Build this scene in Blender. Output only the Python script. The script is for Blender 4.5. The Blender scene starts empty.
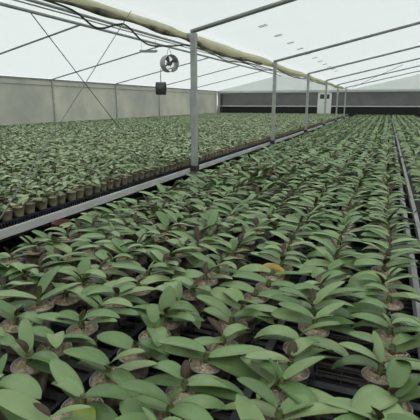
import bpy, math, random
import numpy as np
from mathutils import Vector, Matrix
rng = random.Random(7); NR = np.random.RandomState(11)
SC = bpy.context.scene; COL = SC.collection
R = math.radians; PI = math.pi

# ------------------------------------------------------------------ camera
EYE = Vector((0, 0, 1.6)); YAW, PITCH, FPX = R(21.7), R(13.8), 435.0
cd = bpy.data.cameras.new('camera'); cam = bpy.data.objects.new('camera', cd); COL.objects.link(cam)
cd.sensor_width = 36; cd.lens = FPX / 420 * 36; cd.clip_start = .02; cd.clip_end = 300
cam.location = EYE; cam.rotation_euler = (PI / 2 - PITCH, 0, YAW)
SC.camera = cam
F = np.array([-math.sin(YAW) * math.cos(PITCH), math.cos(YAW) * math.cos(PITCH), -math.sin(PITCH)])
RT = np.array([math.cos(YAW), math.sin(YAW), 0]); UP = np.cross(RT, F)
def project(p):
    d = np.asarray(p, float) - np.array(EYE); z = d @ F
    if z < .05: return None
    return 210 + FPX * (d @ RT) / z, 210 - FPX * (d @ UP) / z, z
def in_frame(p, m=0):
    q = project(p)
    return q is not None and -m <= q[0] <= 420 + m and -m <= q[1] <= 420 + m

# ------------------------------------------------------------------ materials
def mat(name, col, rough=.6, metal=0, spec=.5, var=None, scale=20, bump=0, bscale=60, detail=4, transl=0, tcol=None, sheen=0, coat=0):
    m = bpy.data.materials.new(name); m.use_nodes = True
    nt = m.node_tree; N = nt.nodes; L = nt.links
    b = N['Principled BSDF']; out = N['Material Output']
    b.inputs['Base Color'].default_value = (*col, 1); b.inputs['Roughness'].default_value = rough
    b.inputs['Metallic'].default_value = metal; b.inputs['Specular IOR Level'].default_value = spec
    b.inputs['Coat Weight'].default_value = coat; b.inputs['Coat Roughness'].default_value = .25
    tc = N.new('ShaderNodeTexCoord')
    if var:
        n = N.new('ShaderNodeTexNoise'); n.inputs['Scale'].default_value = scale; n.inputs['Detail'].default_value = detail
        cr = N.new('ShaderNodeValToRGB'); cr.color_ramp.elements[0].position = .35; cr.color_ramp.elements[1].position = .65
        cr.color_ramp.elements[0].color = (*col, 1); cr.color_ramp.elements[1].color = (*var, 1)
        L.new(tc.outputs['Object'], n.inputs['Vector']); L.new(n.outputs['Fac'], cr.inputs['Fac']); L.new(cr.outputs['Color'], b.inputs['Base Color'])
    if bump:
        n2 = N.new('ShaderNodeTexNoise'); n2.inputs['Scale'].default_value = bscale; n2.inputs['Detail'].default_value = 5
        bp = N.new('ShaderNodeBump'); bp.inputs['Strength'].default_value = bump; bp.inputs['Distance'].default_value = .01
        L.new(tc.outputs['Object'], n2.inputs['Vector']); L.new(n2.outputs['Fac'], bp.inputs['Height']); L.new(bp.outputs['Normal'], b.inputs['Normal'])
    if transl:
        t = N.new('ShaderNodeBsdfTranslucent'); t.inputs['Color'].default_value = (*(tcol or col), 1)
        mx = N.new('ShaderNodeMixShader'); mx.inputs['Fac'].default_value = transl
        L.new(b.outputs[0], mx.inputs[1]); L.new(t.outputs[0], mx.inputs[2]); L.new(mx.outputs[0], out.inputs['Surface'])
    return m

def leaf_mat(name, c0, c1, c2, rough=.42):
    """leaf colour: a random tint per leaf, a little mottling of its own"""
    m = bpy.data.materials.new(name); m.use_nodes = True
    nt = m.node_tree; N = nt.nodes; L = nt.links; b = N['Principled BSDF']; out = N['Material Output']
    oi = N.new('ShaderNodeObjectInfo'); at = N.new('ShaderNodeAttribute'); at.attribute_name = 'tint'
    ad = N.new('ShaderNodeMath'); ad.operation = 'ADD'; fr = N.new('ShaderNodeMath'); fr.operation = 'FRACT'
    L.new(oi.outputs['Random'], ad.inputs[0]); L.new(at.outputs['Fac'], ad.inputs[1]); L.new(ad.outputs[0], fr.inputs[0])
    cr = N.new('ShaderNodeValToRGB'); e = cr.color_ramp.elements
    e[0].color = (*c0, 1); e[1].color = (*c2, 1); x = e.new(.5); x.color = (*c1, 1)
    L.new(fr.outputs[0], cr.inputs['Fac'])
    tc = N.new('ShaderNodeTexCoord'); n = N.new('ShaderNodeTexNoise'); n.inputs['Scale'].default_value = 26; n.inputs['Detail'].default_value = 3
    L.new(tc.outputs['Object'], n.inputs['Vector'])
    mp = N.new('ShaderNodeMapRange'); mp.inputs['To Min'].default_value = .82; mp.inputs['To Max'].default_value = 1.18
    L.new(n.outputs['Fac'], mp.inputs['Value'])
    vm = N.new('ShaderNodeVectorMath'); vm.operation = 'SCALE'
    L.new(cr.outputs['Color'], vm.inputs[0]); L.new(mp.outputs['Result'], vm.inputs['Scale']); L.new(vm.outputs[0], b.inputs['Base Color'])
    b.inputs['Roughness'].default_value = rough; b.inputs['Specular IOR Level'].default_value = .55
    t = N.new('ShaderNodeBsdfTranslucent'); L.new(vm.outputs[0], t.inputs['Color'])
    mx = N.new('ShaderNodeMixShader'); mx.inputs['Fac'].default_value = .12
    L.new(b.outputs[0], mx.inputs[1]); L.new(t.outputs[0], mx.inputs[2]); L.new(mx.outputs[0], out.inputs['Surface'])
    return m

M = dict(
    leaf=leaf_mat('leaf_green', (.15, .255, .085), (.22, .345, .13), (.34, .45, .20), .34),
    leaf_small=leaf_mat('leaf_young', (.08, .13, .04), (.27, .37, .16), (.55, .62, .36)),
    under=mat('leaf_underside', (.17, .22, .10), .5, var=(.19, .15, .09), scale=14),
    maroon=mat('leaf_maroon', (.05, .024, .015), .4, var=(.10, .065, .03), scale=30),
    yellowleaf=mat('leaf_yellowing', (.35, .38, .06), .5, var=(.2, .3, .07), scale=18),
    stem=mat('stem', (.16, .20, .07), .6, var=(.08, .05, .03), scale=60),
    pot=mat('pot_clear_plastic', (.22, .175, .12), .35, var=(.55, .48, .38), scale=30, bump=.4, bscale=90, coat=.5),
    potrim=mat('pot_rim', (.36, .33, .27), .3, coat=.5),
    moss=mat('moss', (.46, .33, .20), .9, var=(.9, .78, .58), scale=75, bump=1, bscale=160),
    spot=mat('small_pot_plastic', (.20, .18, .11), .5, var=(.40, .37, .24), scale=34, bump=.3, coat=.2),
    black=mat('black_plastic', (.012, .014, .022), .38, var=(.025, .028, .036), scale=9, coat=.15),
    alu=mat('aluminium_rail', (.74, .75, .71), .45, .1, var=(.82, .83, .79), scale=5, bump=.05),
    galv=mat('galvanised_steel', (.40, .42, .40), .5, .2, var=(.50, .52, .50), scale=8),
    pipe=mat('roof_pipe', (.22, .23, .22), .5, .2, var=(.31, .32, .31), scale=6),
    slat=mat('bench_mesh', (.055, .052, .045), .6, .2, var=(.11, .10, .09), scale=12),
    concrete=mat('concrete_floor', (.10, .095, .085), .9, var=(.15, .14, .125), scale=3, bump=.3, bscale=30),
    outside=mat('outside_ground', (.16, .18, .12), 1),
    roof=mat('roof_film', (.78, .80, .79), .6, var=(.83, .845, .84), scale=.8, transl=.62, tcol=(.93, .955, .94)),
    gable=mat('gable_film', (.7, .71, .69), .6, var=(.76, .77, .75), scale=1.5, transl=.5, tcol=(.85, .88, .85)),
    wallfilm=mat('wall_film', (.25, .26, .22), .5, var=(.62, .60, .48), scale=.6, detail=7, transl=.3, tcol=(.62, .63, .55)),  # pale blotches in the colour imitate outside light glowing through the film
    backfilm=mat('grey_screen', (.10, .103, .102), .55, var=(.15, .153, .15), scale=1.1, bump=.6, bscale=2.5, transl=.12, tcol=(.3, .31, .31)),
    blackfilm=mat('black_screen', (.012, .013, .013), .7),
    white=mat('white_paint', (.88, .89, .86), .5), railgrey=mat('grey_rail', (.42, .43, .40), .5, var=(.52, .53, .5), scale=6), web=mat('rail_web', (.20, .20, .18), .6), darkglass=mat('dark_glass', (.06, .065, .065), .2),
    darkmetal=mat('dark_metal', (.05, .053, .053), .5, .3, var=(.09, .09, .09), scale=10),
    fanmetal=mat('fan_metal', (.34, .35, .35), .45, .5),
    film_roll=mat('rolled_film', (.80, .76, .56), .7, var=(.92, .90, .76), scale=5, bump=.6, bscale=14, transl=.35, tcol=(.9, .87, .62)),
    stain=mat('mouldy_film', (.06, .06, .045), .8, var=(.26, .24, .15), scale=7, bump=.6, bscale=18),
    cable=mat('black_cable', (.02, .02, .02), .6), wire=mat('wire', (.13, .13, .125), .5, .5),
    ochre=mat('ochre_plastic', (.55, .36, .07), .45, var=(.66, .45, .12), scale=20),
    tube=mat('lamp_tube', (.62, .63, .62), .3), patch=mat('grey_tape', (.42, .43, .42), .6),
    red=mat('dark_red_plastic', (.10, .018, .014), .5, var=(.15, .03, .02), scale=14),
)

# ------------------------------------------------------------------ mesh building
class MB:
    def __init__(s): s.v = []; s.f = []; s.mi = []; s.sm = []
    def add(s, vs, fs, mi=0, smooth=False):
        o = len(s.v); s.v += [tuple(v) for v in vs]
        for f in fs: s.f.append(tuple(i + o for i in f)); s.mi.append(mi); s.sm.append(smooth)
        return s
    def box(s, a, b, mi=0):
        (x0, y0, z0), (x1, y1, z1) = a, b
        vs = [(x0,y0,z0),(x1,y0,z0),(x1,y1,z0),(x0,y1,z0),(x0,y0,z1),(x1,y0,z1),(x1,y1,z1),(x0,y1,z1)]
        return s.add(vs, [(0,3,2,1),(4,5,6,7),(0,1,5,4),(1,2,6,5),(2,3,7,6),(3,0,4,7)], mi)
    def tube(s, pts, r, n=8, mi=0, cap=True, squash=1):
        pts = [Vector(p) for p in pts]; rs = r if isinstance(r, (list, tuple)) else [r] * len(pts); vs = []; fs = []
        for i, p in enumerate(pts):
            d = (pts[min(i + 1, len(pts) - 1)] - pts[max(i - 1, 0)]).normalized()
            ref = Vector((0, 0, 1)) if abs(d.z) < .95 else Vector((1, 0, 0))
            a = d.cross(ref).normalized(); b = a.cross(d).normalized()
            for k in range(n):
                t = 2 * PI * (k + .5) / n; vs.append(p + (a * math.cos(t) + b * math.sin(t) * squash) * rs[i])
        for i in range(len(pts) - 1):
            for k in range(n):
                k2 = (k + 1) % n; fs.append((i*n+k, i*n+k2, (i+1)*n+k2, (i+1)*n+k))
        s.add(vs, fs, mi, n > 5)
        if cap: s.add(vs[:n], [tuple(range(n))], mi); s.add(vs[-n:], [tuple(range(n))[::-1]], mi)
        return s
    def lathe(s, prof, n=20, mi=0, c=(0, 0, 0), axis='z'):
        vs = []; fs = []
        for r, z in prof:
            for k in range(n):
                t = 2 * PI * k / n; x, y = r * math.cos(t), r * math.sin(t)
                vs.append((c[0]+x, c[1]+y, c[2]+z) if axis == 'z' else (c[0]+x, c[1]+z, c[2]+y))
        for i in range(len(prof) - 1):
            for k in range(n):
                k2 = (k + 1) % n; fs.append((i*n+k, i*n+k2, (i+1)*n+k2, (i+1)*n+k))
        return s.add(vs, fs, mi, True)
    def mesh(s, name, mats):
        me = bpy.data.meshes.new(name); me.from_pydata(s.v, [], s.f)
        for m in (mats if isinstance(mats, (list, tuple)) else [mats]): me.materials.append(m)
        me.polygons.foreach_set('material_index', s.mi); me.polygons.foreach_set('use_smooth', s.sm); me.update()
        return me
def obj(name, me, parent=None, loc=(0, 0, 0), rot=(0, 0, 0), label=None, cat=None, group=None, kind=None):
    o = bpy.data.objects.new(name, me); COL.objects.link(o); o.parent = parent; o.location = loc; o.rotation_euler = rot
    for k, v in (('label', label), ('category', cat), ('group', group), ('kind', kind)):
        if v: o[k] = v
    return o
def build(name, mb, mats, **k): return obj(name, mb.mesh(name, mats), **k)

ORD = ['zeroth','first','second','third','fourth','fifth','sixth','seventh','eighth','ninth','tenth','eleventh','twelfth','thirteenth','fourteenth','fifteenth','sixteenth','seventeenth','eighteenth','nineteenth','twentieth']
TENS = {20:'twenty', 30:'thirty', 40:'forty', 50:'fifty', 60:'sixty', 70:'seventy'}
def ordinal(n):
    if n <= 20: return ORD[n]
    t, u = n // 10 * 10, n % 10
    return TENS[t] + '-' + ORD[u] if u else TENS[t][:-1] + 'ieth'

# ------------------------------------------------------------------ setting
XL, XG, XR = -11.0, -2.2, 6.6            # left wall, roof valley over the posts, next valley
YB, YF, ZE, ZR = 29.0, -5.0, 2.40, 3.36  # back, front, eave, ridge
XRIDGE = ((XL + XG) / 2, (XG + XR) / 2)
PY = [.87 + 3.93 * i for i in range(7)]    # bays
build('floor', MB().box((XL - .1, YF - .1, -.1), (XR + .1, YB + .1, 0)), M['concrete'], kind='structure')
g = MB()
g.add([(-90, -60, -.12), (90, -60, -.12), (90, 110, -.12), (-90, 110, -.12)], [(0, 1, 2, 3)])
build('ground', g, M['outside'], kind='structure')
def roof_z(x):
    if x < XG: return ZE + (ZR - ZE) * (1 - abs(x - XRIDGE[0]) / ((XG - XL) / 2))
    return ZE + (ZR - ZE) * (1 - abs(x - XRIDGE[1]) / ((XR - XG) / 2))
for xa, xb in ((XL, XRIDGE[0]), (XRIDGE[0], XG), (XG, XRIDGE[1]), (XRIDGE[1], XR)):
    mb = MB(); nx, ny = 8, 68; vs = []
    for j in range(ny + 1):
        for i in range(nx + 1):
            x = xa + (xb - xa) * i / nx; y = YF + (YB - YF) * j / ny
            ph = ((y - PY[0]) / 3.93) % 1
            sag = .035 * math.sin(PI * ph) * math.sin(PI * i / nx)      # film hangs a little between rafters
            vs.append((x, y, roof_z(x) - sag + .03))
    mb.add(vs, [(j*(nx+1)+i, j*(nx+1)+i+1, (j+1)*(nx+1)+i+1, (j+1)*(nx+1)+i) for j in range(ny) for i in range(nx)], 0, True)
    build('ceiling', mb, M['roof'], kind='structure')
# left wall film, gently rippled
mb = MB(); vs = []; ny, nz = 200, 6
for j in range(ny + 1):
    for i in range(nz + 1):
        y = YF + (YB - YF) * j / ny; z = (ZE + .02) * i / nz
        vs.append((XL - .03 + .012 * math.sin(y * 7) * math.sin(PI * i / nz), y, z))
mb.add(vs, [(j*(nz+1)+i, j*(nz+1)+i+1, (j+1)*(nz+1)+i+1, (j+1)*(nz+1)+i) for j in range(ny) for i in range(nz)], 0, True)
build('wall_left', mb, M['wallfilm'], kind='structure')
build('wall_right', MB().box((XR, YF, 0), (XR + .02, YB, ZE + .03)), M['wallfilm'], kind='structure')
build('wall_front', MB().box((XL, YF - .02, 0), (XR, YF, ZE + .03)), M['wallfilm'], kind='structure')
def gable(y, nm):
    mb = MB(); n = 8
    xs = [XL, XRIDGE[0], XG, XRIDGE[1], XR]
    for a, b in zip(xs[:-1], xs[1:]):
        mb.add([(a, y, ZE), (b, y, ZE), (b, y, roof_z(b) + .03), (a, y, roof_z(a) + .03)], [(0, 1, 2, 3)])
    build(nm, mb, M['gable'], kind='structure')
gable(YF, 'wall_front_gable'); gable(YB, 'wall_back_gable')
# back wall: grey screen above, black strip below, tension folds as real ridges
mb = MB(); vs = []; nx, nz = 176, 10
for i in range(nx + 1):
    for j in range(nz + 1):
        x = XL + (XR - XL) * i / nx; z = 1.4 + (ZE - 1.4) * j / nz
        d = .035 * max(0, math.sin((x * 1.0 - (z - 1.4) * 1.25) * 4.6)) ** 10
        vs.append((x, YB + .05 - d, z))
mb.add(vs, [(i*(nz+1)+j, (i+1)*(nz+1)+j, (i+1)*(nz+1)+j+1, i*(nz+1)+j+1) for i in range(nx) for j in range(nz)], 0, True)
build('wall_back', mb, M['backfilm'], kind='structure')
build('wall_back_lower', MB().box((XL, YB, 0), (XR, YB + .05, 1.4)), M['blackfilm'], kind='structure')
build('trim_1', MB().box((XL, YB - .06, 1.385), (XR, YB, 1.43)), M['white'], kind='structure')
build('trim_2', MB().box((XL, YB - .10, ZE - .14), (XR, YB - .005, ZE - .0)), M['gable'], kind='structure')
build('trim_3', MB().box((XL - .02, YF, ZE - .045), (XL + .03, YB, ZE + .015)), M['pipe'], kind='structure')
build('trim_4', MB().box((XL + .0, YF, ZE - .22), (XL + .02, YB, ZE - .19)), M['pipe'], kind='structure')
build('trim_5', MB().box((XL + .10, YB - .10, 0), (XL + .20, YB - .0, ZE - .1)).box((XL + .32, YB - .08, 0), (XL + .38, YB, ZE - .14), 1),
      [M['gable'], M['darkmetal']], kind='structure')
# door in the back wall
dx = -3.74
dr = build('door_1', MB().box((dx - .37, YB - .12, .05), (dx + .37, YB - .06, 2.2)), M['white'], kind='structure')
f = MB()
for a, b in (((dx-.42, YB-.13, 0), (dx-.37, YB-.05, 2.25)), ((dx+.37, YB-.13, 0), (dx+.42, YB-.05, 2.25)), ((dx-.42, YB-.13, 2.2), (dx+.42, YB-.05, 2.25))): f.box(a, b)
build('door_frame', f, M['white'], parent=dr)
build('door_window', MB().box((dx-.29, YB-.135, 1.87), (dx-.02, YB-.12, 2.14)).box((dx+.02, YB-.135, 1.87), (dx+.29, YB-.12, 2.14)), M['darkglass'], parent=dr)
build('door_handle', MB().box((dx-.02, YB-.17, 1.62), (dx+.14, YB-.15, 1.66)).box((dx-.0, YB-.15, 1.625), (dx+.02, YB-.12, 1.655)).box((dx+.1, YB-.15, 1.625), (dx+.12, YB-.12, 1.655)), M['darkmetal'], parent=dr, label='dark door handle')

# ------------------------------------------------------------------ frame of the house
def near_far(i): return ['nearest the camera', 'second from the camera', 'third from the camera', 'fourth from the camera', 'fifth from the camera', 'farthest from the camera'][i]
XP = -2.11
for i, y in enumerate(PY[1:]):
    t = obj('support_post', None, loc=(XP, y, 0), label=f'grey steel post between the benches holding up the roof, {near_far(i)}', cat='post', group='steel posts between the benches')
    build('pole', MB().box((-.03, -.03, 0), (.03, .03, ZE - .08)), M['galv'], parent=t)
    build('clamp', MB().box((-.042, -.042, .80), (.042, .042, .87)), M['darkmetal'], parent=t)
    build('top_bracket', MB().box((-.13, -.03, ZE - .055), (.035, .03, ZE - .035)).box((-.035, -.035, ZE - .12), (.035, .035, ZE - .055)), M['galv'], parent=t)
def bar(p, q, r, n=8): return MB().tube([p, q], r, n)
for i, y in enumerate(PY[1:]):
    build('rafter', bar((XG + .06, y, roof_z(XG + .06) - .03), (XRIDGE[1], y, ZR - .03), .024), M['pipe'],
          label=f'thin grey roof pipe rising to the right from the post {near_far(i)}', cat='rafter', group='roof pipes over the right bay')
    if i: build('rafter', bar((XL + .02, y, ZE - .0), (XRIDGE[0], y, ZR - .03), .021), M['pipe'],
          label=f'thin grey roof pipe rising from the left wall, {near_far(i)}', cat='rafter', group='roof pipes over the left bay')
for i, y in enumerate(PY):
    build('wall_post', MB().box((XL, y - .03, 0), (XL + .05, y + .03, ZE - .02)), M['galv'],
          label=('grey upright post against the left wall film, out of the frame' if i == 0 else f'grey upright post on left wall film, level with bench post {near_far(i-1).replace(" the "," ")}'), cat='post', group='posts along the left wall') if i > 2 else None
build('ridge_pipe', bar((XRIDGE[0], 1, ZR - .035), (XRIDGE[0], YB, ZR - .035), .032), M['pipe'], label='long grey ridge pipe running away under the left roof bay', cat='pipe')
build('purlin_pipe', bar((-3.75, 1, roof_z(-3.75) - .04), (-3.75, YB, roof_z(-3.75) - .04), .019), M['pipe'], label='thin straight pipe running between the ridge pipe and the rolled film', cat='pipe')
build('purlin_pipe', bar((-4.6, 1, roof_z(-4.6) - .03), (-4.6, YB, roof_z(-4.6) - .03), .011), M['pipe'], label='thinnest pipe just above the ridge pipe in the left bay', cat='pipe')
# rolled film tied under the valley of the roof
pts = []; rs = []; y = 1.2
while y < 24:
    k = .5 + .5 * math.sin(y * 2.3) * math.sin(y * 1.1 + 1)
    fat = .046 if y < 4.5 else (.038 if y < 5.2 else (.068 if y < 8.8 else .06))
    pts.append((XG - .03 + .015 * math.sin(y * 1.7), y, ZE - .062 - .012 * math.sin(y * 1.3))); rs.append(fat * (.8 + .35 * k)); y += .13
rf = build('rolled_film', MB().tube(pts, rs, 12), M['film_roll'], label='cream rolled-up plastic film tied along the tops of the posts', cat='rolled film')
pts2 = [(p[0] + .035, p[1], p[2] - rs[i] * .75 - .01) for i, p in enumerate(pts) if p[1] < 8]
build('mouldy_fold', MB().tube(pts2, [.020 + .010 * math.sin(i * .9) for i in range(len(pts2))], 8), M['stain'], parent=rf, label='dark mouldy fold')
def hang(points, r, name, label, cat, m='cable', per=10, parent=None):
    P = [Vector(p) for p in points]; out = []
    for i in range(len(P) - 1):
        p0, p1, p2, p3 = P[max(i-1, 0)], P[i], P[i+1], P[min(i+2, len(P)-1)]
        for k in range(per):
            t = k / per
            out.append(.5 * ((2*p1) + (p2-p0)*t + (2*p0-5*p1+4*p2-p3)*t*t + (3*p1-p0-3*p2+p3)*t**3))
    out.append(P[-1])
    return build(name, MB().tube(out, r, 6), M[m], label=label, cat=cat, parent=parent)
zc = ZE - .12
hang([(XG-.02, 1.6, zc), (XG-.02, 2.3, zc), (XG-.0, 2.8, zc-.02), (XG, 3.1, zc-.10), (XG, 3.4, zc-.03), (XG, 3.55, zc-.02), (XG, 3.9, zc-.13), (XG, 4.4, zc-.09), (XG, 4.9, zc-.03),
      (XG, 5.6, zc-.05), (XG, 6.2, zc-.09), (XG, 7.1, zc-.05), (XG, 8, zc-.09), (XG, 9, zc-.03)], .008, 'drooping_cable', 'black cable drooping in loops below the rolled film', 'cable')
hang([(XG, 9.1, zc+.02), (XG+.02, 11, zc-.07), (XG, 13.1, zc+.0), (XG+.02, 15, zc-.05), (XG, 17.3, zc)], .010, 'drooping_cable', 'thin cable strung from the second post towards the back wall', 'cable')
def ray(px, py):
    d = F + RT * (px - 210) / FPX - UP * (py - 210) / FPX; return d
def on_x(px, py, X):
    d = ray(px, py); t = X / d[0]; return Vector(EYE) + Vector(d) * t
def on_roof(px, py, drop=.0):
    d = ray(px, py); t = 2.0
    for k in range(6000):
        p = Vector(EYE) + Vector(d) * t
        if p.z >= roof_z(p.x) - drop: return p
        t += .005
    return p
hang([(-1.9, 25.4, ZE-.02), (-1.0, 20.6, roof_z(-1.0)-.16), (.35, 17.3, roof_z(.35)-.06)], .009, 'slack_wire', 'thin slack wire curving below the right roof film', 'wire', 'wire')
# straight brace wires of the left bay
a, b = on_x(131, 11, XG), Vector((XP - .04, 1.86, .86))
build('brace_wire', MB().tube([a, b], .0035, 6), M['pipe'], label='straight brace wire slanting from the rolled film down left to the white rail', cat='wire')
build('brace_wire', MB().tube([(XRIDGE[0], 7.15, ZR - .04), (-7.9, 12.0, .86)], .010, 6), M['cable'], label='dark brace cable slanting down right from the ridge into the left plants', cat='wire')
build('brace_wire', MB().tube([on_x(122, 20, XG), on_x(163, 45, -6.4)], .004, 6), M['wire'], label='very thin wire in the left bay below the ridge pipe', cat='wire') if False else None
# lamp tube hanging in the left bay
lc = Vector((-6.1, 10.9, 3.18)); q = project(lc)
lt = obj('tube_light', None, loc=on_x(148.5, 51.5, -6.1), rot=(0, 0, R(-4)), label='short unlit tube light hanging by thin wires left of the round fan', cat='light')
build('lamp_body', MB().box((-.27, -.03, 0), (.27, .03, .035)), M['pipe'], parent=lt, rot=(0, R(3), 0))
build('lamp_tube', MB().tube([(-.25, 0, -.015), (.25, 0, -.015)], .016, 10), M['tube'], parent=lt, rot=(0, R(3), 0))
for s in (-.22, .22): build('hanging_wire', MB().tube([(s, 0, .03), (s * 1.02, 0, roof_z(lt.location.x) - lt.location.z + .02)], .004, 5), M['wire'], parent=lt)
# circulation fans
def fan(name, loc, rz, rad, dep, label, dark=False):
    t = obj(name, None, loc=loc, rot=(0, 0, rz), label=label, cat='fan', group='circulation fans in the left bay')
    m = M['darkmetal'] if dark else M['fanmetal']
    build('housing', MB().lathe([(rad, -dep/2), (rad*1.03, -dep/2-.01), (rad*1.03, -dep/2+.02), (rad, -dep/2+.025), (rad, dep/2), (rad*1.03, dep/2), (rad*1.03, dep/2+.01), (rad*.97, dep/2), (rad*.97, -dep/2), (rad, -dep/2)], 36, axis='y'), m, parent=t)
    build('motor', MB().lathe([(.001, -.09), (rad*.22, -.085), (rad*.25, -.05), (rad*.25, .08), (.001, .09)], 18, axis='y'), M['darkmetal'], parent=t)
    for k in range(4):
        mb = MB(); a0 = k * PI / 2 + .5; vs = []
        for rr in (.2, .6, .93):
            for s, yy in ((-.2, -.05), (.2, .05)):
                an = a0 + s * (1 + rr * .3); vs.append((rad*rr*math.cos(an), yy, rad*rr*math.sin(an)))
        vs2 = [(x, y2 + .006, z) for x, y2, z in vs]
        mb.add(vs + vs2, [(0,1,3,2), (2,3,5,4), (6,8,9,7), (8,10,11,9), (0,2,8,6), (2,4,10,8), (4,5,11,10), (5,3,9,11), (3,1,7,9), (1,0,6,7)])
        build('blade', mb, M['darkmetal'], parent=t)
    gm = MB()
    for rr in (.4, .62, .82):
        gm.tube([(rad*rr*math.cos(2*PI*k/24), -dep/2, rad*rr*math.sin(2*PI*k/24)) for k in range(25)], .004, 4, cap=False)
    for k in range(6): gm.tube([(rad*.2*math.cos(k*PI/3), -dep/2, rad*.2*math.sin(k*PI/3)), (rad*math.cos(k*PI/3), -dep/2, rad*math.sin(k*PI/3))], .005, 4)
    build('guard', gm, m, parent=t)
    hz = roof_z(loc[0]) - loc[2] + .03
    build('hanging_wire', MB().tube([(-rad*.35, 0, rad*.95), (-rad*.1, 0, hz)], .008, 5).tube([(rad*.35, 0, rad*.95), (-rad*.05, 0, hz)], .008, 5), M['wire'], parent=t)
    return t
fan('circulation_fan', on_x(169.5, 63.6, -6.75), R(26 + 34), .265, .27, 'round grey drum fan facing the camera, hung below the ridge pipe')
fan('circulation_fan', on_x(161, 88.5, -8.6), R(26 + 84), .25, .36, 'dark drum fan seen from the side, hanging low before the left wall', True)
# grey tape patches in a line on the right roof film
for k in range(11):
    p0 = on_roof(263, 23); X = p0.x; y = p0.y + k * .83
    mb = MB()
    for s in (-.035, .035):
        mb.add([(X-.05, y+s-.01, roof_z(X-.05)-.036), (X+.05, y+s-.01, roof_z(X+.05)-.036), (X+.05, y+s+.01, roof_z(X+.05)-.036), (X-.05, y+s+.01, roof_z(X-.05)-.036),
                (X-.05, y+s-.01, roof_z(X-.05)-.031), (X+.05, y+s-.01, roof_z(X+.05)-.031), (X+.05, y+s+.01, roof_z(X+.05)-.031), (X-.05, y+s+.01, roof_z(X-.05)-.031)],
               [(0,3,2,1),(4,5,6,7),(0,1,5,4),(1,2,6,5),(2,3,7,6),(3,0,4,7)])
    build('tape_patch', mb, M['patch'], label=f'pair of small grey tape strips on the right roof film, {ordinal(k+1)} from the camera', cat='tape', group='tape strips on the roof film')

# ------------------------------------------------------------------ benches
def bench(name, x0, x1, ztop, rail_h, rail_w, label, rails=(1, 1), y0=-1.5, y1=28.3):
    t = obj(name, None, loc=((x0 + x1) / 2, (y0 + y1) / 2, 0), label=label, cat='bench'); ox, oy = t.location.x, t.location.y
    def P(n, mb, m, **k): return build(n, mb, m, parent=t, loc=(-ox, -oy, 0), **k)
    for s, on in ((0, rails[0]), (1, rails[1])):
        if not on: continue
        xa = x0 if s == 0 else x1 - rail_w; xb = xa + rail_w
        mb = MB()
        if rail_w > .045:                      # channel with two lips
            mb.box((xa + .006, y0, ztop - .04), (xb - .006, y1, ztop + .004), 1).box((xa, y0, ztop - .04), (xa + .006, y1, ztop + rail_h)).box((xb - .006, y0, ztop - .04), (xb, y1, ztop + rail_h))
        else:
            mb.box((xa, y0, ztop - .019), (xb, y1, ztop + rail_h - .002))
        P('side_rail', mb, [M['alu'] if x0 < -5 else M['railgrey'], M['web']], label='pale metal side rail')
    mb = MB(); y = y0
    mb.box((x0 + rail_w, y0, ztop - .045), (x1 - rail_w, y1, ztop - .040))
    w = x1 - x0 - 2 * rail_w
    while y < y1:
        st = .05 if y < 7 else .5
        if y < 7: mb.box((x0 + rail_w, y, ztop - .012), (x1 - rail_w, y + .030, ztop))
        else: mb.box((x0 + rail_w, y, ztop - .012), (x1 - rail_w, y + .5, ztop))
        y += st
    P('bench_top', mb, M['slat'])
    yy = y0 + .4
    while yy < y1:
        for x in np.arange(x0 + .12, x1 - .05, max(1.9, (x1 - x0 - .24) / max(1, round((x1 - x0) / 2.2)) - 1e-6)):
            P('leg', MB().box((x - .02, yy - .02, 0), (x + .02, yy + .02, ztop - .045)), M['galv'])
        yy += 4.1
    return t
ZM, ZL = .765, .80
bench('growing_bench', -1.965, .205, ZM, .03, .028, 'long middle growing bench, whose right side rail borders the narrow gap', rails=(0, 1))
bench('growing_bench', .25, 3.0, ZM, .03, .028, 'growing bench beyond the narrow gap at the right picture edge')
bench('growing_bench', -10.8, -2.15, ZL, .035, .03, 'wide left growing bench with white rail, in front of the left wall')

# ------------------------------------------------------------------ leaves
def leaf_arrays(L, W, e0, droop, ns, nc, cup=.22, twist=0, sway=0, tip=.55):
    th = e0; x = z = 0; yv = 0; V = []
    for i in range(ns + 1):
        t = i / ns
        if i:
            th = e0 - droop * (t ** 1.15); x += L / ns * math.cos(th); z += L / ns * math.sin(th); yv += sway * L / ns * t
        w = W / 2 * max(0, math.sin(PI * min(1, (t * .94 + .055)) ** .92)) ** tip
        if i == ns: w = W * .03
        if i == 0: w = W * .13
        tw = twist * t
        for j in range(nc + 1):
            u = j / nc * 2 - 1
            ly = w * u; lz = cup * w * abs(u) ** .75 * (1 - .4 * t)
            # rotate cross-section by twist, lift along the blade normal
            a, b = ly * math.cos(tw) - lz * math.sin(tw), ly * math.sin(tw) + lz * math.cos(tw)
            V.append((x - b * math.sin(th), yv + a, z + b * math.cos(th)))
    Fq = [(i*(nc+1)+j, (i+1)*(nc+1)+j, (i+1)*(nc+1)+j+1, i*(nc+1)+j+1) for i in range(ns) for j in range(nc)]
    return np.array(V), np.array(Fq)
def leaf_mesh(name, mats, th=.0016, ns=12, nc=6, **k):
    V, Fq = leaf_arrays(ns=ns, nc=nc, **k); n = len(V); mb = MB()
    mb.add(V, [tuple(f[::-1]) for f in Fq], 0, True)
    mb.add(V - np.array([0, 0, th]), [tuple(f) for f in Fq], 1, True)
    rim = [j for j in range(nc + 1)] + [i*(nc+1)+nc for i in range(1, ns+1)] + [ns*(nc+1)+j for j in range(nc-1, -1, -1)] + [i*(nc+1) for i in range(ns-1, 0, -1)]
    o = len(mb.v) - 2 * n
    for a, b in zip(rim, rim[1:] + rim[:1]): mb.f.append((a+o, b+o, b+n+o, a+n+o)); mb.mi.append(0); mb.sm.append(False)
    return mb.mesh(name, mats)
G = [M['leaf'], M['under']]
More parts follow.
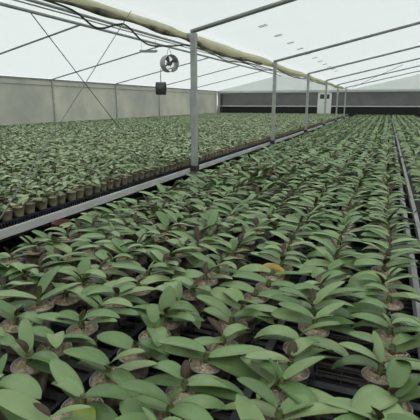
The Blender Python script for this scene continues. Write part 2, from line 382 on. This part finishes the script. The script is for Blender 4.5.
BIG = []   # (mesh params) wide lower leaves
for i in range(9):
    BIG.append(dict(L=rng.uniform(.135, .185), W=rng.uniform(.050, .068), e0=R(rng.uniform(8, 42)), droop=R(rng.uniform(22, 75)), cup=rng.uniform(.12, .38), twist=R(rng.uniform(-35, 35)), sway=rng.uniform(-.18, .18)))
MID = [dict(L=rng.uniform(.10, .14), W=rng.uniform(.042, .055), e0=R(rng.uniform(22, 55)), droop=R(rng.uniform(25, 75)), cup=rng.uniform(.15, .3), twist=R(rng.uniform(-20, 20)), sway=rng.uniform(-.15, .15)) for i in range(6)]
UPR = [dict(L=rng.uniform(.05, .085), W=rng.uniform(.020, .030), e0=R(rng.uniform(38, 78)), droop=R(rng.uniform(-15, 30)), cup=.6, twist=R(rng.uniform(-15, 15)), sway=0) for i in range(4)]
me_big = [leaf_mesh('leaf', G, **p) for p in BIG]; me_mid = [leaf_mesh('leaf', G, **p) for p in MID]
me_upm = [leaf_mesh('new_leaf', [M['maroon'], M['maroon']], **p) for p in UPR]; me_upg = [leaf_mesh('new_leaf', G, **p) for p in UPR]
me_yel = leaf_mesh('leaf', [M['yellowleaf'], M['yellowleaf']], L=.14, W=.055, e0=R(35), droop=R(75), cup=.1)
me_upl = leaf_mesh('leaf', G, L=.12, W=.062, e0=R(75), droop=R(38), cup=.12)
SG = [M['leaf_small'], M['leaf_small']]
SML = [dict(L=rng.uniform(.075, .12), W=rng.uniform(.034, .048), e0=R(rng.uniform(25, 75)), droop=R(rng.uniform(20, 85)), cup=rng.uniform(.1, .3), twist=R(rng.uniform(-30, 30)), sway=rng.uniform(-.2, .2)) for i in range(8)]
me_sml = [leaf_mesh('leaf', SG, ns=8, nc=4, **p) for p in SML]

# pots
def pot_mesh(name, r0, r1, h, m, rimm, seed):
    rr = random.Random(seed); mb = MB(); n = 22
    mb.lathe([(.001, 0), (r0 * .9, 0), (r0, .004), (r0 + (r1 - r0) * .5, h * .5), (r1 * .985, h - .006), (r1, h - .006)], n, 0)
    mb.lathe([(r1, h - .006), (r1 * 1.05, h - .004), (r1 * 1.05, h), (r1 * .97, h), (r1 * .95, h - .02)], n, 1)
    return mb.mesh(name, [m, rimm])
def moss_mesh(name, r, seed, chips=46):
    rr = random.Random(seed); mb = MB(); n = 18; vs = []; rings = 6
    for i in range(rings + 1):
        for k in range(n):
            t = i / rings; a = 2 * PI * k / n; q = r * t
            vs.append((q * math.cos(a), q * math.sin(a), .010 * (1 - t * t) + rr.uniform(-.0035, .0035) * (t < .95)))
    mb.add(vs, [(i*n+k, (i+1)*n+k, (i+1)*n+(k+1)%n, i*n+(k+1)%n) for i in range(rings) for k in range(n)], 0, True)
    for c in range(chips):                      # loose fibres and bark bits
        a = rr.uniform(0, 2*PI); q = r * math.sqrt(rr.random()) * .93; l = rr.uniform(.006, .02); b = rr.uniform(0, 2*PI); zz = .012 * (1 - (q/r)**2) + rr.uniform(-.001, .005)
        p = Vector((q*math.cos(a), q*math.sin(a), zz)); d = Vector((math.cos(b), math.sin(b), rr.uniform(-.3, .5))) * l
        mid = p + d * .5 + Vector((0, 0, rr.uniform(0, .004))); e = p + d
        e2 = Vector((e.x, e.y, 0)); 
        if e2.length > r * 1.02: e = Vector((e.x * r / e2.length, e.y * r / e2.length, e.z))
        mb.tube([p, mid, e], [.0016, .0018, .0008], 4)
    return mb.mesh(name, M['moss'])
PH = .096
me_pot = [pot_mesh('pot', .038, .050, PH, M['pot'], M['potrim'], i) for i in range(2)]
me_moss = [moss_mesh('growing_moss', .048, i, 70) for i in range(4)]
me_stem = MB().tube([(0, 0, -.01), (0, 0, .018), (0, 0, .034)], [.010, .011, .006], 8).mesh('stem', M['stem'])
me_spot = pot_mesh('pot', .030, .038, .072, M['spot'], M['spot'], 5)
me_smoss = [moss_mesh('growing_moss', .036, 20 + i, 22) for i in range(2)]

# plants: spec = list of (leaf kind, variant, azimuth, z, scale)
def spec_big(r):
    base = (0 if r.random() < .82 else r.uniform(0, PI)) + R(r.gauss(0, 17)); out = []
    nb = 2 if r.random() < .35 else 4 if r.random() < .4 else 3
    for i in range(nb):
        out.append(('big', r.randrange(9), base + (i % 2) * PI + R(r.gauss(0, 13)), .004 + .007 * i, r.uniform(.88, 1.1)))
    for i in range(1 if r.random() < .6 else 2):
        out.append(('mid', r.randrange(6), base + ((nb + i) % 2) * PI + R(r.gauss(0, 20)), .012 + .007 * nb, r.uniform(.85, 1.12)))
    x = r.random()
    if x < .45: out.append(('upm', r.randrange(4), r.uniform(0, 2*PI), .03, r.uniform(.75, 1.15)))
    elif x < .7: out.append(('upg', r.randrange(4), r.uniform(0, 2*PI), .03, r.uniform(.8, 1.1)))
    return out
def thin_out(sp): return [l for l in sp if l[0] == 'big'][:2]
def spec_small(r):
    base = r.uniform(0, 2*PI); n = r.choice((3, 4, 4, 5))
    return [('sml', r.randrange(8), base + (i % 2) * PI + R(r.gauss(0, 28)), .004 + .006 * i, r.uniform(.85, 1.15)) for i in range(n)]
TAB = dict(big=me_big, mid=me_mid, upm=me_upm, upg=me_upg, sml=me_sml)

# positions
CS = .235
mid_cols = [0.06 - CS * j for j in range(8)]
right_cols = [.395 + CS * j for j in range(5)]
PITCH_Y = .115
spots = []   # (bench, col, x, y, rot, depth)
for bn, cols in (('mid', mid_cols), ('right', right_cols)):
    for j, x in enumerate(cols):
        y = .25 + (j % 2) * PITCH_Y / 2 + rng.uniform(-.02, .02)
        while y < 28.1:
            spots.append([bn, j, x + rng.gauss(0, .009), y + rng.gauss(0, .010), ZM + .012]); y += PITCH_Y
small = []
SP = .107
ncol = int((10.7 - 2.25) / (SP * .9))
for j in range(ncol):
    x = -2.245 - SP * .9 * j; y = 1.2 + (j % 2) * SP / 2
    while y < 28.2:
        small.append(['left', j, x + rng.gauss(0, .004), y + rng.gauss(0, .005), ZL + .056]); y += SP
def wedge(s, m=60):
    q = project((s[2], s[3], s[4] + .1)); return q is not None and -m - 60 / max(q[2], .3) < q[0] < 420 + m + 60 / max(q[2], .3) and q[1] < 480 + 60
spots = [s for s in spots if wedge(s)]; small = [s for s in small if wedge(s)]
def size_key(s): return project((s[2], s[3], s[4] + .1))[2]
def pick(lst, n, m=0):
    lst.sort(key=size_key); a = []; rest = []
    for s in lst:
        (a if len(a) < n and in_frame((s[2], s[3], s[4] + .08), m) else rest).append(s)
    return a, rest
near, rest = pick(spots, 300, 14)
near_small, rest_small = pick(small, 300, 4)

# labels: unique, counted along each row
def count(lst):
    d = {}
    for s in sorted(lst, key=lambda s: s[3]):
        k = (s[0], s[1]); d[k] = d.get(k, 0) + 1; s.append(d[k])
count(near); count(near_small)
yellow_target = min(near, key=lambda s: (project((s[2], s[3], .88))[0] - 262) ** 2 + (project((s[2], s[3], .88))[1] - 272) ** 2)
q_ = Vector((yellow_target[2], yellow_target[3])); front_xy = q_ * (1 - .15 / q_.length)
upright_t = min(near, key=lambda s: (project((s[2], s[3], .9))[0] - 78) ** 2 + (project((s[2], s[3], .9))[1] - 282) ** 2)
upright_t2 = min(near, key=lambda s: (project((s[2], s[3], .9))[0] - 165) ** 2 + (project((s[2], s[3], .9))[1] - 308) ** 2)
yleaf_t = min(near, key=lambda s: (project((s[2], s[3], .9))[0] - 80) ** 2 + (project((s[2], s[3], .9))[1] - 375) ** 2)
def plant(s, r):
    bn, j, x, y, z, k = s
    if bn == 'left':
        row = 'front row along the white rail' if j == 0 else f'{ordinal(j+1)} row behind the white rail'
        lab = f'small potted orchid, {ordinal(k)} from the left picture edge, {row}'
        t = obj('young_orchid', None, loc=(x, y, z), label=lab, cat='plant', group='small potted orchids on the left bench')
        po = obj('pot', me_spot, t); mo = obj('growing_moss', r.choice(me_smoss), po, loc=(0, 0, .066)); top = .074; sp = spec_small(r); sc = 1
    else:
        row = ('first' if j == 0 else ordinal(j + 1)) + (' row left of the bench gap' if bn == 'mid' else ' row right of the bench gap')
        lab = f'broad-leaved potted orchid, {ordinal(k)} up from the bottom edge, {row}'
        if s is yellow_target: lab = 'potted orchid with an ochre plastic collar around its moss'
        if s is yleaf_t: lab = 'potted orchid with a yellowing leaf at the lower left'
        t = obj('potted_orchid', None, loc=(x, y, z), rot=(R(r.gauss(0, 2.5)), R(r.gauss(0, 2.5)), 0), label=lab, cat='plant', group='potted orchids on the middle bench' if bn == 'mid' else 'potted orchids beyond the right gap')
        po = obj('pot', r.choice(me_pot), t, rot=(0, 0, r.uniform(0, 6))); obj('growing_moss', r.choice(me_moss), po, loc=(0, 0, PH - .008), rot=(0, 0, r.uniform(0, 6)))
        obj('stem', me_stem, t, loc=(0, 0, PH)); top = PH + .004; sp = spec_big(r); sc = 1
        if s is yellow_target or math.hypot(x - front_xy[0], y - front_xy[1]) < .17: sp = thin_out(sp)
    for kd, v, az, lz, scl in sp:
        o = obj('new_leaf' if kd[:2] == 'up' else 'leaf', TAB[kd][v], t, loc=(.004 * math.cos(az), .004 * math.sin(az), top + lz), rot=(0, 0, az)); o.scale = (scl,) * 3
        if kd == 'upm': o['label'] = 'dark maroon young leaf'
    if s is yellow_target:
        mb = MB(); n = 20; vs = []
        for zz, rr in ((-.012, .053), (.042, .055), (.042, .051), (-.012, .049)):
            for i in range(n + 1):
                a = R(-12) + R(204) * i / n; vs.append((rr * math.cos(a), rr * math.sin(a), PH + zz * (1 if zz < 0 else (.35 + .65 * math.sin(PI * i / n)))))
        w = n + 1
        mb.add(vs, [(l*w+i, l*w+i+1, ((l+1) % 4)*w+i+1, ((l+1) % 4)*w+i) for l in range(4) for i in range(n)] + [(0, w, 2*w, 3*w), (n, 3*w+n, 2*w+n, w+n)], 0, True)
        build('plastic_collar', mb, M['ochre'], parent=t, rot=(0, 0, YAW), label='ochre plastic collar')
        for c in list(t.children):
            if c.name.startswith(('leaf', 'new_leaf')) and math.sin(c.rotation_euler.z - YAW) < .1: c.rotation_euler.z = YAW + (R(-22) if math.cos(c.rotation_euler.z - YAW) > 0 else R(202))
    if s is yleaf_t: obj('leaf', me_yel, t, loc=(0, 0, top), rot=(0, 0, R(-50)), label='yellowing leaf')
    if s is upright_t or s is upright_t2: obj('leaf', me_upl, t, loc=(0, 0, top), rot=(0, 0, R(100)), label='single upright green leaf')
    return t
r = random.Random(5)
for s in near: plant(s, r)
for s in near_small: plant(s, r)

# the rest: one mesh per kind
class Big:
    def __init__(s): s.V = []; s.F = []; s.mi = []; s.t = []; s.n = 0
    def add(s, V, Fq, mi, t):
        s.V.append(V); s.F.append(Fq + s.n); s.n += len(V); s.mi.append(np.full(len(Fq), mi, np.int32)); s.t.append(np.full(len(Fq), t, np.float32))
    def build(s, name, mats, **k):
        V = np.concatenate(s.V).astype(np.float32); Fq = np.concatenate(s.F).astype(np.int32)
        me = bpy.data.meshes.new(name); me.vertices.add(len(V)); me.vertices.foreach_set('co', V.ravel())
        me.loops.add(Fq.size); me.loops.foreach_set('vertex_index', Fq.ravel())
        me.polygons.add(len(Fq)); me.polygons.foreach_set('loop_start', np.arange(0, Fq.size, 4, dtype=np.int32))
        try: me.polygons.foreach_set('loop_total', np.full(len(Fq), 4, dtype=np.int32))
        except Exception: pass
        for m in mats: me.materials.append(m)
        me.polygons.foreach_set('material_index', np.concatenate(s.mi)); me.polygons.foreach_set('use_smooth', np.ones(len(Fq), bool))
        at = me.attributes.new('tint', 'FLOAT', 'FACE'); at.data.foreach_set('value', np.concatenate(s.t))
        me.update(calc_edges=True); me.validate()
        return obj(name, me, **k)
PAR = dict(big=BIG, mid=MID, upm=UPR, upg=UPR, sml=SML)
LOD = {(kd, v, l): leaf_arrays(ns=(7, 4)[l], nc=(4, 2)[l], **p) for kd, ps in PAR.items() for v, p in enumerate(ps) for l in (0, 1)}
def ring_pot(r0, r1, h, n=8):
    a = np.arange(n) * 2 * PI / n; c, s = np.cos(a), np.sin(a)
    V = np.concatenate([np.stack([c*r0, s*r0, c*0], 1), np.stack([c*r1, s*r1, c*0+h], 1), np.stack([c*r1*.5, s*r1*.5, c*0+h+.004], 1)])
    k = np.arange(n); k2 = (k + 1) % n
    side = np.stack([k, k2, n+k2, n+k], 1); top = np.stack([n+k, n+k2, 2*n+k2, 2*n+k], 1)
    cen = np.array([[2*n, 2*n+1, 2*n+2, 2*n+3], [2*n, 2*n+3, 2*n+4, 2*n+7], [2*n+7, 2*n+4, 2*n+5, 2*n+6]])
    return V, side, np.concatenate([top, cen])
PB, PS = ring_pot(.038, .051, PH), ring_pot(.030, .039, .072)
def grow(lst, sp_fn, P, top, b, seed):
    rr = random.Random(seed)
    for s in lst:
        x, y, z = s[2:5]; dist = math.hypot(x, y); lod = 0 if dist < 8 else 1; o = np.array([x, y, z])
        tilt = NR.normal(0, .04, 2)
        if P is PB or dist < 9 or s[1] < 2:
            b.add(P[0] + o, P[1], 1, 0); b.add(P[0] + o, P[2], 2, 0)
        for kd, v, az, lz, sc in sp_fn(rr):
            V, Fq = LOD[(kd, v, lod)]; c, sn = math.cos(az), math.sin(az)
            W = V * sc; W = np.stack([W[:, 0]*c - W[:, 1]*sn, W[:, 0]*sn + W[:, 1]*c, W[:, 2] + top + lz + W[:, 0]*tilt[0] + W[:, 1]*tilt[1]], 1)
            b.add(W + o, Fq[:, ::-1], 3 if kd == 'upm' else 0, rr.random())
b = Big(); grow(rest, spec_big, PB, PH + .004, b, 21)
b.build('potted_orchids', [M['leaf'], M['pot'], M['moss'], M['maroon']], kind='stuff', cat='plants', label='mass of broad-leaved potted orchids filling the right benches back to the far wall')
b = Big(); grow(rest_small, spec_small, PS, .076, b, 22)
b.build('young_orchids', [M['leaf_small'], M['spot'], M['moss'], M['maroon']], kind='stuff', cat='plants', label='mass of small potted orchids filling the left bench back to the walls')

# ------------------------------------------------------------------ trays
def tray_mesh(w, l, h, nx, ny, pr):
    mb = MB(); t = .004
    for a, c in (((0, 0, 0), (w, t, h)), ((0, l - t, 0), (w, l, h)), ((0, 0, 0), (t, l, h)), ((w - t, 0, 0), (w, l, h))): mb.box(a, c)
    mb.box((-.004, -.004, h - .004), (w + .004, .010, h)).box((-.004, l - .010, h - .004), (w + .004, l + .004, h)).box((-.004, 0, h - .004), (.010, l, h)).box((w - .010, 0, h - .004), (w + .004, l, h))
    px, py = w / nx, l / ny
    for i in range(nx):
        for j in range(ny):
            cx, cy = (i + .5) * px, (j + .5) * py
            mb.lathe([(pr + .003, h - .012), (pr + .003, h), (pr, h), (pr, h - .012)], 14, c=(cx, cy, 0))
            for k in range(8):
                a = k * PI / 4 + PI / 8; mb.tube([(cx + pr * math.cos(a), cy + pr * math.sin(a), h - .004), (cx + pr * 1.5 * math.cos(a), cy + pr * 1.5 * math.sin(a), h - .004)], .003, 4)
    for i in range(1, nx * 3): mb.box((i * w / (nx * 3) - .0015, 0, .002), (i * w / (nx * 3) + .0015, l, .005))
    for j in range(1, ny * 3): mb.box((0, j * l / (ny * 3) - .0015, .002), (w, j * l / (ny * 3) + .0015, .005))
    return mb
TW, TL = .464, .488
tm = tray_mesh(TW, TL, .045, 2, 4, .046).mesh('plant_tray', M['black'])
trays = []
for c in range(4):
    x = mid_cols[2*c+1] - CS / 2; y = .15
    while y < 28:
        trays.append((c, x, y)); y += TL + .008
vis = [t for t in trays if any(in_frame((t[1] + a, t[2] + q, .82)) for a in (0, TW) for q in (0, TL))]
vis.sort(key=lambda t: t[2]); cnt = {}
bare = {(3, 2), (2, 1)}
for c, x, y in vis[:240]:
    cnt[c] = cnt.get(c, 0) + 1
    if (c, cnt[c]) in bare: continue
    obj('plant_tray', tm, loc=(x, y, ZM + .001), label=f'black lattice plant tray, {ordinal(cnt[c])} up from the bottom edge, {ordinal(c+1)} tray row left of gap', cat='tray', group='black trays under the middle bench orchids')
# front trays of the left bench, slotted sides towards the rail
def side_tray():
    w, l, h = .40, .405, .068; mb = MB()
    mb.box((0, 0, 0), (w, l, .006)); mb.box((w - .012, -.0, h - .012), (w, l, h)).box((w - .006, 0, 0), (w, l, .012))
    n = 16
    for k in range(n + 1): y = k * (l - .008) / n; mb.box((w - .008, y, .006), (w, y + .008, h - .006))
    mb.box((0, 0, 0), (w, .004, h)).box((0, l - .004, 0), (w, l, h)).box((0, 0, 0), (.004, l, h))
    return mb.mesh('seedling_tray', M['black'])
stm = side_tray(); y = 1.3; k = 0
while y < 28:
    if in_frame((-2.19, y + .2, .85), 5):
        k += 1
        obj('seedling_tray', stm, loc=(-2.19 - .40, y, ZL + .001), label=f'black slotted tray of small orchids behind the white rail, {ordinal(k)} from the left', cat='tray', group='black trays along the white rail')
    y += .41
# dark red pot lying in the strip between the benches
rp = build('red_pot', MB().lathe([(.001, 0), (.045, 0), (.058, .075), (.062, .075), (.062, .088), (.055, .088), (.045, .02), (.001, .02)], 24), M['red'], loc=(-1.90, 2.17, ZM + .001), label='dark red plastic pot at the middle bench edge below the white rail', cat='pot')

# ------------------------------------------------------------------ light
w = bpy.data.worlds.new('overcast_sky'); SC.world = w; w.use_nodes = True
bg = w.node_tree.nodes['Background']; bg.inputs[0].default_value = (.94, .98, 1, 1); bg.inputs[1].default_value = 1.25
SC.view_settings.view_transform = 'Standard'; SC.view_settings.look = 'None'
SC.view_settings.exposure = 0.14; SC.view_settings.gamma = 1; SC.view_settings.use_curve_mapping = False
